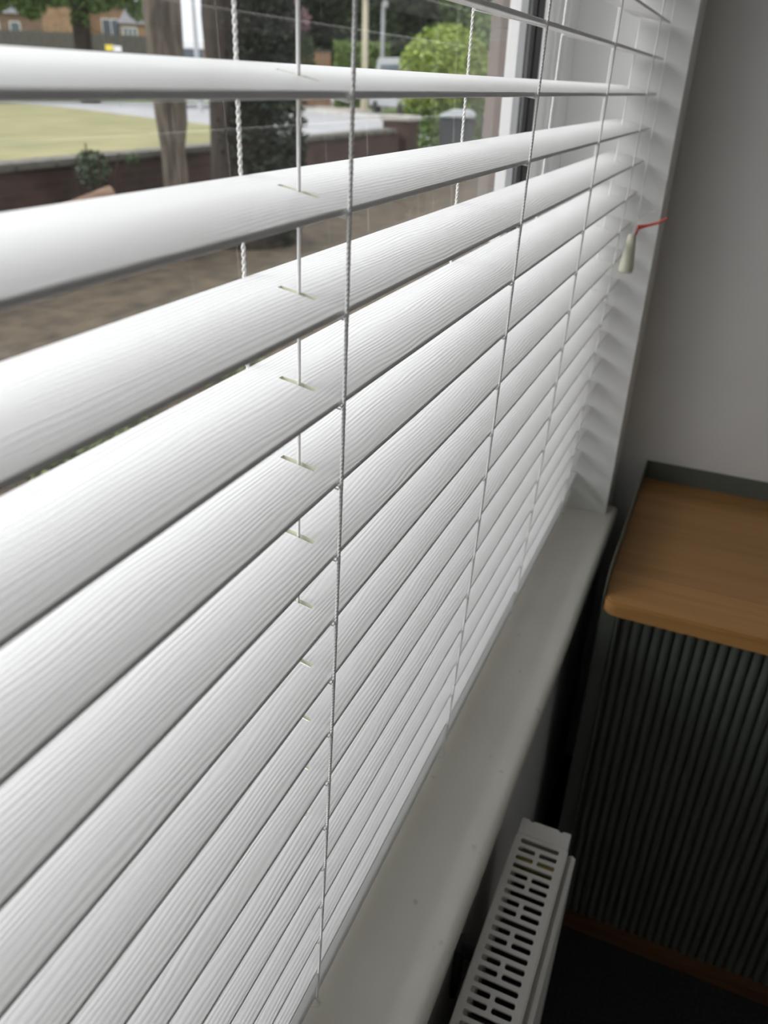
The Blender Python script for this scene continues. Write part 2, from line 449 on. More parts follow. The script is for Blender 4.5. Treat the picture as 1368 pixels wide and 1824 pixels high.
TILT = math.atan2(0.0098, 0.0515)
SW, STH, CROWN = 0.0520, 0.0030, 0.0007
XS0 = -2.95
def slat_mesh(name, holes, thick=STH, width=SW):
    """one slat: rounded edges, slight crown, real cord slots"""
    s0, s1 = 0.0140, 0.0340
    V = [0.0006, 0.004, 0.008, 0.0115, s0, 0.0175, 0.021, 0.0245, 0.028, 0.031, s1, 0.039, 0.045, width - 0.0008]
    hx = 0.0018
    cols = [XS0]
    for h in holes: cols += [h - 0.006, h - hx, h + hx, h + 0.006]
    cols.append(XEND)
    full = []
    for i, c in enumerate(cols):
        full.append(c)
    cols = full
    def cr(v): return CROWN * (1 - ((v - width / 2) / (width / 2)) ** 2)
    ct, st = math.cos(TILT), math.sin(TILT)
    def P(x, v, h):
        return (x, v * ct - h * st, v * st + h * ct)
    H = thick / 2
    sec = []
    sec += [('t', v, cr(v) + H) for v in V]                      # top, front to back
    sec += [('b', width, cr(width - .0012) + H * 0.45), ('b', width, cr(width - .0012) - H * 0.45)]
    nT = len(V)
    sec += [('u', v, cr(v) - H) for v in reversed(V)]            # underside, back to front
    sec += [('f', 0.0, -H + 0.0005), ('f', 0.0, H - 0.0005)]
    n = len(sec)
    vs = []; fs = []; wall_ids = []
    for x in cols:
        for _, v, h in sec: vs.append(P(x, v, h))
    hole_cols = [2 + 4 * i for i in range(len(holes))]           # column index where the slot begins
    hole_rows = [i for i in range(nT - 1) if V[i] >= s0 - 1e-6 and V[i + 1] <= s1 + 1e-6]
    uidx = lambda i: nT + 2 + (nT - 1 - i)                       # underside index of row i
    for c in range(len(cols) - 1):
        ish = c in hole_cols
        a, b = c * n, (c + 1) * n
        for i in range(n):
            j = (i + 1) % n
            if ish:
                top = i < nT - 1 and i in hole_rows
                und = nT + 2 <= i < nT + 2 + nT - 1 and (nT - 1 - (i - nT - 2) - 1) in hole_rows
                if top or und: continue
            fs.append((a + i, b + i, b + j, a + j))
        if ish:
            w0 = len(fs)
            r0, r1 = hole_rows[0], hole_rows[-1] + 1
            for i in hole_rows:                                  # side walls of the slot
                fs.append((a + i, a + i + 1, a + uidx(i + 1), a + uidx(i)))
                fs.append((b + i, b + uidx(i), b + uidx(i + 1), b + i + 1))
            fs.append((a + r0, a + uidx(r0), b + uidx(r0), b + r0))
            fs.append((a + r1, b + r1, b + uidx(r1), a + uidx(r1)))
            wall_ids += range(w0, len(fs))
    fs.append(tuple(range(n))[::-1]); fs.append(tuple((len(cols) - 1) * n + i for i in range(n)))
    me = bpy.data.meshes.new(name); me.from_pydata(vs, [], fs)
    bm = bmesh.new(); bm.from_mesh(me); bmesh.ops.recalc_face_normals(bm, faces=bm.faces)
    bm.faces.ensure_lookup_table()
    for i in wall_ids: bm.faces[i].material_index = 1
    for fc in bm.faces: fc.smooth = len(fc.verts) == 4
    for e in bm.edges:
        if len(e.link_faces) == 2 and e.calc_face_angle() > math.radians(35): e.smooth = False
    bm.to_mesh(me); bm.free()
    me.materials.append(M['slat']); me.materials.append(M['slot'])
    return me
slat_me = slat_mesh('slat', [-2.38, -1.48, -0.58, X1, X4])
K0, K1 = -15, 14
for k in range(K0, K1 + 1):
    j = random.uniform(-0.0012, 0.0012)
    o = bpart('slat', slat_me, (SX * k + j * 0.5, lean(k) + 0.0006, -PITCH * k + random.uniform(-0.0003, 0.0003)))
    o.rotation_euler = (random.uniform(-0.006, 0.006), 0, 0)

# bottom rail: a thicker, rounded slat
ct, st = math.cos(TILT), math.sin(TILT)
RT = 0.0076
sec = []
for cx, cy, a0 in ((0.0036, RT / 2 - 0.0036, 90), (0.0036, -RT / 2 + 0.0036, 180), (SW - 0.0036, -RT / 2 + 0.0036, 270), (SW - 0.0036, RT / 2 - 0.0036, 0)):
    for q in range(5):
        t = math.radians(a0 + q * 22.5)
        v, h = cx + 0.0036 * math.cos(t), cy + 0.0036 * math.sin(t)
        sec.append((v * ct - h * st, v * st + h * ct))
KR = 14.80
mb = MB(); mb.prism(sec, 'x', XS0, XEND)
bpart('bottom_rail', mb.mesh('bottom_rail', M['rail'], smooth=True, angle=60), (SX * KR, lean(KR), -PITCH * KR))
# head rail at the top of the opening
mb = MB(); mb.box(XS0, XEND, 0.0, 0.055, ZTOP - 0.052, ZTOP - 0.004)
bpart('head_rail', mb.mesh('head_rail', M['rail'], bevel=0.002))

# cords: two-strand twisted ladder cords (front and back), smooth lift cords
def twisted(name, off=0.00052, rad_=0.00060, pitch=0.0066):
    mb = MB()
    z0, z1 = -0.6540, ZTOP - 0.05
    per = 10
    n = int((z1 - z0) / pitch * per)
    for s in (0, 1):
        pts = []
        for i in range(n + 1):
            z = z0 + (z1 - z0) * i / n; k = -z / PITCH; t = 2 * math.pi * i / per + math.pi * s
            pts.append((SX * k + off * math.cos(t), lean(k) + off * math.sin(t), z))
        mb.tube(pts, rad_, 6)
    return mb.mesh(name, M['cord'], smooth=True, angle=80)
cord_me = twisted('ladder_cord')
front_me = twisted('ladder_cord', 0.00030, 0.00076, 0.0046)
mb = MB()
pts = [(SX * (-z / PITCH), lean(-z / PITCH), z) for z in [ZTOP - 0.05 - i * 0.02 for i in range(68)]]
mb.tube(pts, 0.00088, 8)
lift_me = mb.mesh('lift_cord', M['cord'], smooth=True)
mb = MB()
zz = -0.0024
for dx in (-0.0016, 0.0016):
    mb.tube([(dx * 0.3, -0.0012, 0.0012), (dx, -0.0002, zz), (dx, 0.026, zz + 0.0048), (dx, 0.0515, zz + 0.0096), (dx * 0.3, 0.0528, 0.0118)], 0.00045, 5)
rung_me = mb.mesh('rung', M['cord'], smooth=True)
mb = MB()
mb.tube([(0, 0.0, 0.004), (0.001, -0.003, 0.0005), (0.0025, -0.0045, -0.004), (0.002, -0.0035, -0.009), (0.0, 0.0, -0.0105), (-0.0015, 0.003, -0.009)], 0.0007, 6)
loop_me = mb.mesh('cord_end', M['cord'], smooth=True)
for x in (-1.48, -0.58, -0.28, 0.02, X1, X2, X3, X4):
    bpart('ladder_cord', front_me, (x, -0.0012, 0.0))
    bpart('ladder_cord', cord_me, (x, 0.0530, 0.0))
    for k in range(K0, K1 + 1):
        bpart('rung', rung_me, (x + SX * k, lean(k), -PITCH * k))
    bpart('cord_end', loop_me, (x + SX * KR, lean(KR) + 0.002, -PITCH * KR - 0.0075))
for x in (-1.48, -0.58, X1, X4):
    bpart('lift_cord', lift_me, (x, 0.0236, 0.0))

# pull cord with tassel and red tie beside the slat ends
mb = MB()
mb.tube([(1.254, -0.0125, ZTOP - 0.05), (1.252, -0.0122, 0.3), (1.250, -0.0120, 0.0), (1.2485, -0.0118, -0.09), (1.2500, -0.0125, -0.155), (1.232, -0.0128, -0.166), (1.214, -0.013, -0.176)], 0.0008, 6)
bpart('pull_cord', mb.mesh('pull_cord', M['cord'], smooth=True))
prof = [(0.0, 0.0), (0.0045, 0.0), (0.0058, 0.003), (0.0066, 0.010), (0.0088, 0.030), (0.0104, 0.046), (0.0100, 0.0510), (0.0080, 0.0530), (0.0, 0.0535)]
seg = 20
vs = []; fs = []
for r_, h_ in prof:
    for q in range(seg):
        t = 2 * math.pi * q / seg; vs.append((r_ * math.cos(t), r_ * math.sin(t), -h_))
for i in range(len(prof) - 1):
    for q in range(seg):
        fs.append((i * seg + q, i * seg + (q + 1) % seg, (i + 1) * seg + (q + 1) % seg, (i + 1) * seg + q))
mb = MB(); mb.add(vs, fs)
ta = bpart('tassel', mb.mesh('tassel', M['tassel'], smooth=True), (1.2115, -0.013, -0.1745))
ta.rotation_euler = (0.0, math.radians(9), 0)
tag(ta, 'cream plastic pull tassel')
mb = MB()
mb.tube([(1.206, -0.0145, -0.186), (1.214, -0.017, -0.176), (1.224, -0.0185, -0.1665)], 0.0017, 6)
mb.tube([(1.222, -0.0180, -0.1665), (1.222, -0.030, -0.163), (1.220, -0.044, -0.158), (1.218, -0.055, -0.150)], [0.0036, 0.0021, 0.0020, 0.0016], 6)
ro = bpart('tie', mb.mesh('tie', M['red'], smooth=True)); tag(ro, 'red plastic tie on the pull cord')
mb = MB()
mb.tube([(1.240, -0.014, -0.160), (1.246, -0.019, -0.152), (1.252, -0.021, -0.150), (1.255, -0.027, -0.1495), (1.252, -0.034, -0.147)], 0.0007, 6)
bpart('knot_tail', mb.mesh('knot_tail', M['cord'], smooth=True))

# ------------------------------------------------------------------ radiator under the sill
ZR = -0.80
RY0, RY1 = -0.0610, -0.1225           # wall side, room side of the grille
RX0, RX1 = -0.75, 0.7015
rad = tag(empty('radiator', (0.0, (RY0 + RY1) / 2, ZFLOOR)), 'white panel radiator with slotted top grille under the sill', 'radiator')
RINV = Matrix.Translation(Vector(rad.location)).inverted()
def rpart(name, mb, m, **k):
    o = mb.build(name, m, None, **k); o.parent = rad; o.matrix_parent_inverse = RINV
    return o
# grille sheet with real slots: strips between rows and bars inside rows
mb = MB()
GX1 = 0.6755
zt, zb = ZR, ZR - 0.0022
ya, yb = -0.0680, -0.1142             # slot ends
rows = []
x = 0.6672; i = 0
while x > RX0 + 0.02:
    rows.append((x, i % 3)); x -= 0.01225; i += 1
hw = 0.0035
edge = GX1
mb.box(RX0, GX1, ya, RY0, zb, zt); mb.box(RX0, GX1, RY1, yb, zb, zt)
for (xc, kind) in rows:
    mb.box(xc + hw, edge, yb, ya, zb, zt)
    if kind: mb.box(xc - hw, xc + hw, -0.0934, -0.0886, zb, zt)
    # rounded slot corners: small fillets
    ends = [(ya, 1), (yb, -1)] + ([(-0.0886, -1), (-0.0934, 1)] if kind else [])
    for ye, s in ends:
        for sx in (-1, 1):
            cx = xc + sx * hw
            mb.prism([(cx, ye), (cx - sx * 0.0014, ye), (cx, ye - s * 0.0014)], 'z', zb, zt)
    edge = xc - hw
mb.box(RX0, edge, yb, ya, zb, zt)
rpart('top_grille', mb, M['radiator'])
# folded edges of the grille and the end cap with two small notches
mb = MB()
mb.box(RX0, GX1, RY0 + 0.0001, RY0 + 0.0016, ZR - 0.016, ZR - 0.0008)
mb.box(RX0, GX1, RY1 - 0.0016, RY1 - 0.0001, ZR - 0.016, ZR - 0.0008)
rpart('grille_lip', mb, M['radiator'], bevel=0.0006)
cap = [(GX1 + 0.0006, RY0), (0.7000, RY0), (0.7015, -0.0620), (0.7015, -0.0700), (0.6985, -0.0715), (0.6985, -0.0745), (0.7010, -0.0760),
       (0.7010, -0.1070), (0.6985, -0.1085), (0.6985, -0.1110), (0.7012, -0.1125), (0.7015, -0.1215), (0.7000, RY1), (GX1 + 0.0006, RY1)]
mb = MB(); mb.prism(cap, 'z', ZR - 0.018, ZR + 0.0004)
mb.box(0.690, 0.7015, RY1, RY0, -1.28, ZR - 0.0182)
rpart('end_cap', mb, M['radiator'], bevel=0.0008)
# front panel with pressed vertical flutes, back panel, fins
def flat_panel(y0, y1, sgn):
    prof = []
    x = RX0
    pts_f = []
    while x < 0.665:
        pts_f += [(x, 0), (x + 0.018, 0), (x + 0.0235, 0.006), (x + 0.028, 0.006), (x + 0.0335, 0)]
        x += 0.0335
    pts_f.append((0.688, 0))
    yb_ = y0 if sgn < 0 else y1
    poly = [(px, (y0 + d) if sgn < 0 else (y1 - d)) for px, d in pts_f]
    back = [(0.688, y1 if sgn < 0 else y0), (RX0, y1 if sgn < 0 else y0)]
    m_ = MB(); m_.prism(poly + back, 'z', -1.28, ZR - 0.030)
    # rolled upper shoulder
    m_.prism([(y0, ZR - 0.030), (y0, ZR - 0.024), ((y0 + y1) / 2, ZR - 0.020), (y1, ZR - 0.024), (y1, ZR - 0.030)], 'x', RX0, 0.688)
    return m_
rpart('front_panel', flat_panel(-0.1335, -0.1240, -1), M['radiator'])
rpart('rear_panel', flat_panel(-0.0700, -0.0612, 1), M['radiator'])
mb = MB(); x = RX0 + 0.01
while x < 0.66:
    mb.box(x, x + 0.0012, -0.1215, -0.0705, -1.27, ZR - 0.035); x += 0.0165
rpart('convector_fins', mb, M['dark_metal'])
mb = MB(); mb.tube([(0.648, -0.118, ZR - 0.013), (0.648, -0.066, ZR - 0.013)], 0.0085, 12)
rpart('air_vent', mb, M['brass'], smooth=True)
mb = MB()
mb.box(0.520, 0.545, -0.0420, -0.0352, -0.92, ZR - 0.030); mb.box(0.526, 0.534, -0.0608, -0.0421, -0.85, ZR - 0.022)
rpart('wall_bracket', mb, M['dark_metal'], bevel=0.0015)
mb = MB()
for xx in (-0.55, 0.55):
    mb.tube([(xx, -0.118, -1.28), (xx, -0.118, ZFLOOR)], 0.0075, 10)
rpart('pipe', mb, M['radiator'], smooth=True)

# ------------------------------------------------------------------ tambour cabinet against the end wall
CX0, CX1 = 1.006, 1.4485
CY0, CY1 = -0.083, -1.083              # window side, far side
ZO = -0.647                            # top of the oak board
cab = tag(empty('tambour_cabinet', (1.2, -0.58, ZFLOOR)), 'grey-green ribbed tambour cabinet with oak top against the end wall', 'cabinet')
CINV = Matrix.Translation(Vector(cab.location)).inverted()
def cpart(name, mb, m, parent=None, **k):
    o = mb.build(name, m, None, **k)
    o.parent = parent or cab
    o.matrix_parent_inverse = CINV if parent is None else Matrix.Translation(Vector(cab.location)).inverted()
    return o
ZB = ZFLOOR + 0.030
for y0, y1 in ((CY0 - 0.024, CY0), (CY1, CY1 + 0.024)):
    mb = MB(); mb.box(CX0 + 0.012, CX1, y0, y1, ZB, ZO - 0.0255)
    cpart('side_panel', mb, M['cabinet'], bevel=0.002)
mb = MB(); mb.box(CX1 - 0.010, CX1, CY1 + 0.0245, CY0 - 0.0245, ZB, ZO - 0.0255)
cpart('back_panel', mb, M['cabinet'])
mb = MB(); mb.box(CX0 + 0.03, CX1 - 0.0105, CY1 + 0.0245, CY0 - 0.0245, ZO - 0.045, ZO - 0.0255)
cpart('top_panel', mb, M['cabinet'])
mb = MB(); mb.box(CX0 + 0.014, CX0 + 0.03, CY1 + 0.030, CY0 - 0.030, ZO - 0.040, ZO - 0.0255)
cpart('front_header', mb, M['cabinet'])
# raised rim of folded sheet: window side, back, far side
mb = MB(); mb.box(1.030, CX1, CY0 - 0.0016, CY0, ZO - 0.025, ZO + 0.036)
mb.prism([(1.030, ZO - 0.025), (1.030, ZO + 0.036), (1.008, ZO - 0.002), (1.008, ZO - 0.025)], 'y', CY0 - 0.0016, CY0)
cpart('side_rim', mb, M['cabinet'])
mb = MB(); mb.box(CX1 - 0.0016, CX1, CY1, CY0 - 0.0017, ZO - 0.025, ZO + 0.036)
cpart('back_rim', mb, M['cabinet'])
mb = MB(); mb.box(1.030, CX1 - 0.0017, CY1, CY1 + 0.0016, ZO - 0.025, ZO + 0.036)
cpart('side_rim', mb, M['cabinet'])
# bright folded front edge of the side panel
for y0 in (CY0 - 0.0268, CY1 + 0.0268):
    mb = MB(); mb.tube([(CX0 + 0.0105, y0, ZB), (CX0 + 0.0105, y0, ZO - 0.0265)], 0.0026, 12)
    cpart('front_edge', mb, M['cabinet'], smooth=True)
# oak top in staves, the front one with rounded corners
edges = [CX0 - 0.011, 1.085, 1.19, 1.30, 1.382, CX1 - 0.0022]
ya_, yb_ = CY0 - 0.0022, CY1 + 0.0022
for i in range(5):
    x0, x1 = edges[i], edges[i + 1]
    if i == 0:
        R = 0.022; poly = [(x1, ya_)]
        for q in range(7):
            t = math.pi / 2 * q / 6; poly.append((x0 + R - R * math.sin(t), ya_ - R + R * math.cos(t)))
        for q in range(7):
            t = math.pi / 2 * q / 6; poly.append((x0 + R - R * math.cos(t), yb_ + R - R * math.sin(t)))
        poly.append((x1, yb_))
    else:
        poly = [(x1, ya_), (x0, ya_), (x0, yb_), (x1, yb_)]
    mb = MB(); mb.prism(poly, 'z', ZO - 0.0252, ZO)
    o = link('oak_stave', mb.mesh('oak_stave', M['oak'], bevel=0.003 if i == 0 else 0, smooth=i == 0, keep=lambda e: max(v.co.x for v in e.verts) < x1 - 1e-4))
    o.parent = cab; o.matrix_parent_inverse = CINV
    q = (1.16, 0.98, 0.92, 1.0, 0.88)[i]; o.color = (q, q, q, 1)
# tambour ribs: half-round vertical slats
mb = MB()
pr = []
for q in range(9):
    t = math.pi * q / 8
    pr.append((CX0 + 0.024 - 0.0060 * math.sin(t), -0.0064 * math.cos(t)))
pr += [(CX0 + 0.0265, 0.0064), (CX0 + 0.0265, -0.0064)]
mb.prism(pr, 'z', ZB, ZO - 0.0405)
rib_me = mb.mesh('tambour_slat', M['cabinet'], smooth=True, angle=50)
y = CY0 - 0.0400
while y > CY1 + 0.035:
    o = link('tambour_slat', rib_me, None, (0, y, 0)); o.parent = cab; o.matrix_parent_inverse = CINV
    y -= 0.0153
mb = MB(); mb.box(CX0 + 0.0275, CX0 + 0.0295, CY1 + 0.0245, CY0 - 0.0245, ZB, ZO - 0.041)
cpart('tambour_backing', mb, M['cabinet'])
mb = MB(); mb.box(CX0 + 0.004, CX1, CY1, CY0, ZFLOOR, ZB - 0.0005)
cpart('plinth', mb, M['plinth'], bevel=0.001)

# ------------------------------------------------------------------ outdoors
ZG = -1.55
def ground_patch(name, poly, m, z0, z1, label):
    mb = MB(); mb.prism(poly, 'z', z0, z1)
    return tag(mb.build(name, m), label, kind='structure')
ground_patch('ground', [(-60, 5.6), (140, 5.6), (140, 160), (-60, 160)], M['asphalt'], ZG - 0.3, ZG, 'pale dry road surface beyond the garden wall')
ground_patch('garden_bed', [(-12, 0.295), (30, 0.295), (30, 5.58), (-12, 5.58)], M['soil'], ZG - 0.3, ZG + 0.02, 'brown soil of the bed between window and garden wall')
ground_patch('lawn', [(-30, 8), (17, 8), (26.6, 18.4), (29.0, 23.1), (33.0, 30.1), (37.4, 39.6), (38.4, 44), (-30, 60)], M['lawn'], ZG - 0.2, ZG + 0.03, 'dry yellow-green lawn across from the garden wall')
ground_patch('verge', [(47, 21.3), (44, 17.5), (90, 33), (95, 38), (80, 36.5)], M['verge'], ZG - 0.2, ZG + 0.05, 'green grass verge beside the drive')
ground_patch('verge', [(44, 24), (52, 28.8), (68, 36), (60, 40), (46, 30)], M['lawn'], ZG - 0.2, ZG + 0.05, 'yellow grass corner across the road')
ground_patch('driveway', [(43.5, 23.2), (46.8, 21.3), (80, 36.2), (68, 36)], M['driveway'], ZG - 0.2, ZG + 0.04, 'pale gravel drive leading off the road')
mb = MB(); mb.add([(42.5, 23.2, ZG), (37.5, 15.9, ZG), (37.8, 15.7, ZG), (42.9, 23.0, ZG), (42.5, 23.2, ZG + .16), (37.5, 15.9, ZG + .16), (37.8, 15.7, ZG + .16), (42.9, 23.0, ZG + .16)],
                  [(0, 1, 2, 3), (4, 5, 6, 7), (0, 1, 5, 4), (1, 2, 6, 5), (2, 3, 7, 6), (3, 0, 4, 7)])
tag(mb.build('kerb', M['kerb']), 'concrete kerb along the far side of the road', kind='structure')

# garden wall with coping and a pier
gw = tag(empty('garden_wall', (5, 5.6, ZG)), 'low weathered brick garden wall with mossy coping', 'wall')
GI = Matrix.Translation(Vector(gw.location)).inverted()
def under(root, name, mb, m, **k):
    o = mb.build(name, m, None, **k); o.parent = root
    o.matrix_parent_inverse = Matrix.Translation(Vector(root.location)).inverted()
    return o
mb = MB(); mb.box(-6, 13.56, 5.50, 5.72, ZG - 0.2, -0.73); under(gw, 'brickwork', mb, M['brick_dark'])
x = -6.0
while x < 13.1:
    mb = MB(); mb.box(x + 0.004, x + 0.446, 5.46, 5.76, -0.73, -0.665); under(gw, 'coping_stone', mb, M['coping'], bevel=0.012); x += 0.45
pier = tag(empty('gate_pier', (13.85, 5.6, ZG)), 'square brick gate pier with flat stone cap at the end of the garden wall', 'pier')
mb = MB(); mb.box(13.62, 14.08, 5.38, 5.84, ZG - 0.2, -0.56); under(pier, 'brickwork', mb, M['brick_dark'])
mb = MB(); mb.box(13.57, 14.13, 5.33, 5.89, -0.56, -0.48); under(pier, 'cap', mb, M['stone'], bevel=0.015)

def leaves(center, radii, count, size, seed, shell=0.55, zmin=None, droop=0):
    rnd = random.Random(seed); mb = MB()
    for _ in range(count):
        while True:
            p = Vector((rnd.uniform(-1, 1), rnd.uniform(-1, 1), rnd.uniform(-1, 1)))
            if p.length < 1 and p.length > shell * rnd.random() ** 0.5: break
        c = Vector((center[0] + p.x * radii[0], center[1] + p.y * radii[1], center[2] + p.z * radii[2]))
        if zmin is not None and c.z < zmin: continue
        s = size * rnd.uniform(0.6, 1.4)
        a = Vector((rnd.gauss(0, 1), rnd.gauss(0, 1), rnd.gauss(0, .6))).normalized()
        b = a.cross(Vector((rnd.gauss(0, 1), rnd.gauss(0, 1), rnd.gauss(0, 1)))).normalized()
        nrm = a.cross(b) * s * 0.12
        mb.add([c - a * s, c - b * s * 0.45 + nrm, c + a * s, c + b * s * 0.45 + nrm], [(0, 1, 2, 3)])
    return mb
def merge(*mbs):
    m_ = MB()
    for q in mbs: m_.add(q.v, q.f)
    return m_
def polar(az, d):
    t = math.radians(az); return CAM.x + d * math.cos(t), CAM.y + d * math.sin(t)

# two garden trees just inside the wall
x, y = polar(37.4, 8.0)
ta_ = tag(empty('tree', (x, y, ZG)), 'slim grey-barked tree trunk forking upward in front of the garden wall', 'tree')
mb = MB()
mb.tube([(x, y, ZG - 0.1), (x + .01, y, -1.1), (x + 0.0, y, -0.6), (x - .01, y + .005, -0.3), (x - .02, y + .015, 0.1), (x - .03, y + .02, 0.6), (x - .05, y + .02, 2.0), (x - .1, y, 4.0)],
        [0.17, 0.12, 0.105, 0.12, 0.11, 0.105, 0.08, 0.05], 14)
mb.tube([(x, y, -0.75), (x + .045, y - .05, -0.35), (x + .05, y - .06, 0.1), (x + .065, y - .08, 0.8), (x + .06, y - .06, 2.0), (x + .08, y - .06, 3.8)], [0.07, 0.08, 0.085, 0.08, 0.065, 0.04], 12)
under(ta_, 'trunk', mb, M['bark'], smooth=True)
under(ta_, 'foliage', leaves((x - .3, y + .2, 4.4), (0.55, 0.55, 0.9), 900, 0.07, 11), M['leaf_mid'])
x, y = polar(32.3, 8.8)
tb_ = tag(empty('tree', (x, y, ZG)), 'thick dark tree trunk clad in ivy in front of the garden wall', 'tree')
mb = MB()
mb.tube([(x - .05, y + .08, ZG - 0.1), (x - .05, y + .08, -0.9), (x - .05, y + .08, -0.2), (x - .05, y + .08, 0.5), (x, y + .05, 2.2), (x + .1, y, 4.2)], [0.45, 0.34, 0.31, 0.33, 0.28, 0.16], 16)
mb.tube([(x - .30, y + .10, 0.22), (x - .12, y - .22, 0.48), (x + 0.08, y - .44, 0.82), (x + 0.35, y - .65, 1.5), (x + .7, y - .8, 2.3)], [0.08, 0.075, 0.07, 0.06, 0.04], 10)
under(tb_, 'trunk', mb, M['bark_dark'], smooth=True)
under(tb_, 'ivy', merge(leaves((x + .05, y - .06, -0.5), (0.47, 0.47, 1.6), 11000, 0.032, 5, 0.78), leaves((x + .05, y - .06, 1.2), (0.49, 0.49, 1.9), 11000, 0.032, 6, 0.78)), M['leaf_ivy'])
under(tb_, 'foliage', leaves((x + .35, y - .3, 4.6), (0.6, 0.6, 1.0), 1100, 0.08, 12), M['leaf_dark'])

# log pile and dead stems on the bed by the wall
x, y = polar(45.6, 7.2)
lg = tag(empty('log', (x, y, ZG)), 'cut log leaning on a stump against the garden wall', 'log')
mb = MB(); mb.tube([(x - .35, y + .12, -1.16), (x, y, -1.06), (x + .50, y - .25, -0.88)], [0.09, 0.09, 0.075], 12); under(lg, 'trunk', mb, M['log'], smooth=True)
mb = MB(); mb.tube([(x + .1, y, ZG), (x + .1, y, -1.2), (x + .12, y, -1.08)], [0.14, 0.12, 0.1], 12); under(lg, 'stump', mb, M['log'], smooth=True)
x, y = polar(42.6, 7.75)
sb = tag(empty('dead_shrub', (x, y, ZG)), 'leggy dying shrub with bare twigs rising above the garden wall coping', 'shrub')
mb = MB(); rnd = random.Random(3)
for _ in range(9):
    tx, ty, tz = x + rnd.uniform(-.35, .35), y + rnd.uniform(-.25, .25), rnd.uniform(-0.85, -0.5)
    mb.tube([(x, y, ZG), ((x + tx) / 2 + rnd.uniform(-.05, .05), (y + ty) / 2, (ZG + tz) / 2), (tx, ty, tz)], [0.02, 0.014, 0.006], 6)
under(sb, 'stem', mb, M['bark_dark'], smooth=True)
under(sb, 'foliage', merge(leaves((x + .02, y, -0.72), (0.16, 0.14, 0.16), 260, 0.03, 9, 0.2), leaves((x + .30, y - .2, -0.66), (0.07, 0.07, 0.08), 60, 0.025, 10, 0.2)), M['leaf_dark'])

# low plants in the bed close under the window
rnd = random.Random(21)
descr = ['low green leafy plant in the bed nearest the window', 'spreading low green plant in the bed, right of the orange flower', 'small weedy green clump in the bed, farthest along the window']
for i, (px, py, rr) in enumerate(((2.35, 2.30, 0.30), (2.85, 2.62, 0.30), (3.70, 2.55, 0.36))):
    g = tag(empty('bed_plant', (px, py, ZG + 0.02)), descr[i], 'plant', 'low plants in the bed under the window')
    under(g, 'foliage', leaves((px, py, ZG + 0.10), (rr, rr, 0.12), 700, 0.026, 30 + i, 0.1, zmin=ZG + 0.03), M['leaf_bed'])
    mb = MB()
    for q in range(7):
        t = q * 0.9; mb.tube([(px, py, ZG), (px + .5 * rr * math.cos(t), py + .5 * rr * math.sin(t), ZG + 0.14)], [0.004, 0.002], 5)
    under(g, 'stem', mb, M['bark_dark'])
fl = tag(empty('flower', (2.02, 2.33, ZG + 0.02)), 'single orange flower in the bed under the window', 'flower')
mb = MB(); mb.tube([(2.02, 2.33, ZG), (2.02, 2.33, ZG + 0.22)], [0.004, 0.003], 6); under(fl, 'stem', mb, M['leaf_bed'])
for q in range(9):
    t = 2 * math.pi * q / 9; c, s = math.cos(t), math.sin(t)
    mb = MB(); mb.add([(2.02, 2.33, ZG + 0.22), (2.02 + .03 * c - .012 * s, 2.33 + .03 * s + .012 * c, ZG + .232), (2.02 + .055 * c, 2.33 + .055 * s, ZG + .228), (2.02 + .03 * c + .012 * s, 2.33 + .03 * s - .012 * c, ZG + .232)], [(0, 1, 2, 3)])
    under(fl, 'petal', mb, M['petal'])

# street: tree across the lawn, lamp posts, van, car, hedge, bush, background trees, houses
x, y = polar(42.05, 57)
tc_ = tag(empty('tree', (x, y, ZG)), 'broad green street tree with low hanging crown before the far houses', 'tree')
mb = MB(); mb.tube([(x, y, ZG - .1), (x, y, 0.2), (x, y, 1.6), (x + .1, y, 3.5), (x, y, 7)], [0.6, 0.5, 0.52, 0.5, 0.3], 12); under(tc_, 'trunk', mb, M['bark_dark'], smooth=True)
ux, uy = math.cos(math.radians(132)), math.sin(math.radians(132))
cl = [leaves((x, y, 7.6), (5.0, 5.0, 4.4), 9000, 0.2, 41, 0.4)]
for q, (tt, zz_, rx, rz_, cnt) in enumerate(((3.6, 3.9, 1.5, 1.3, 2200), (2.6, 2.9, 0.9, 0.8, 900), (4.6, 3.6, 1.2, 1.3, 1600), (1.3, 3.6, 1.1, 0.9, 1300), (-1.0, 3.4, 1.2, 0.9, 1400), (-2.2, 4.0, 1.2, 1.2, 1600), (-3.4, 3.3, 0.9, 1.1, 900), (0.0, 2.3, 0.55, 1.0, 700))):
    cl.append(leaves((x + ux * tt, y + uy * tt, zz_ + 0.55), (rx, rx, rz_), cnt, 0.15, 42 + q, 0.25))
under(tc_, 'foliage', merge(*cl), M['leaf_mid'])

def lamp_post(az, d, h, rad_, m, label, head):
    x, y = polar(az, d)
    g = tag(empty('lamp_post', (x, y, ZG)), label, 'lamp post')
    mb = MB(); mb.tube([(x, y, ZG - .1), (x, y, ZG + 1.2), (x, y, h)], [rad_ * 1.3, rad_, rad_ * 0.8], 10); under(g, 'pole', mb, m, smooth=True)
    mb = MB(); mb.tube([(x, y, h), (x - head * .5, y - head * .4, h + head * 0.25), (x - head, y - head * .8, h + head * 0.25)], [rad_ * .9, rad_ * .9, rad_ * 1.5], 8); under(g, 'lamp_head', mb, m, smooth=True)
lamp_post(35.45, 46, 4.6, 0.13, M['lamp_metal'], 'grey metal lamp post seen between the two garden tree trunks', 0.5)
lamp_post(25.0, 53, 4.3, 0.2, M['cream_paint'], 'cream painted lamp post in front of the clipped hedge', 0.3)
lamp_post(23.9, 54, 3.9, 0.13, M['lamp_metal'], 'thin grey lamp post right of the cream one', 0.3)

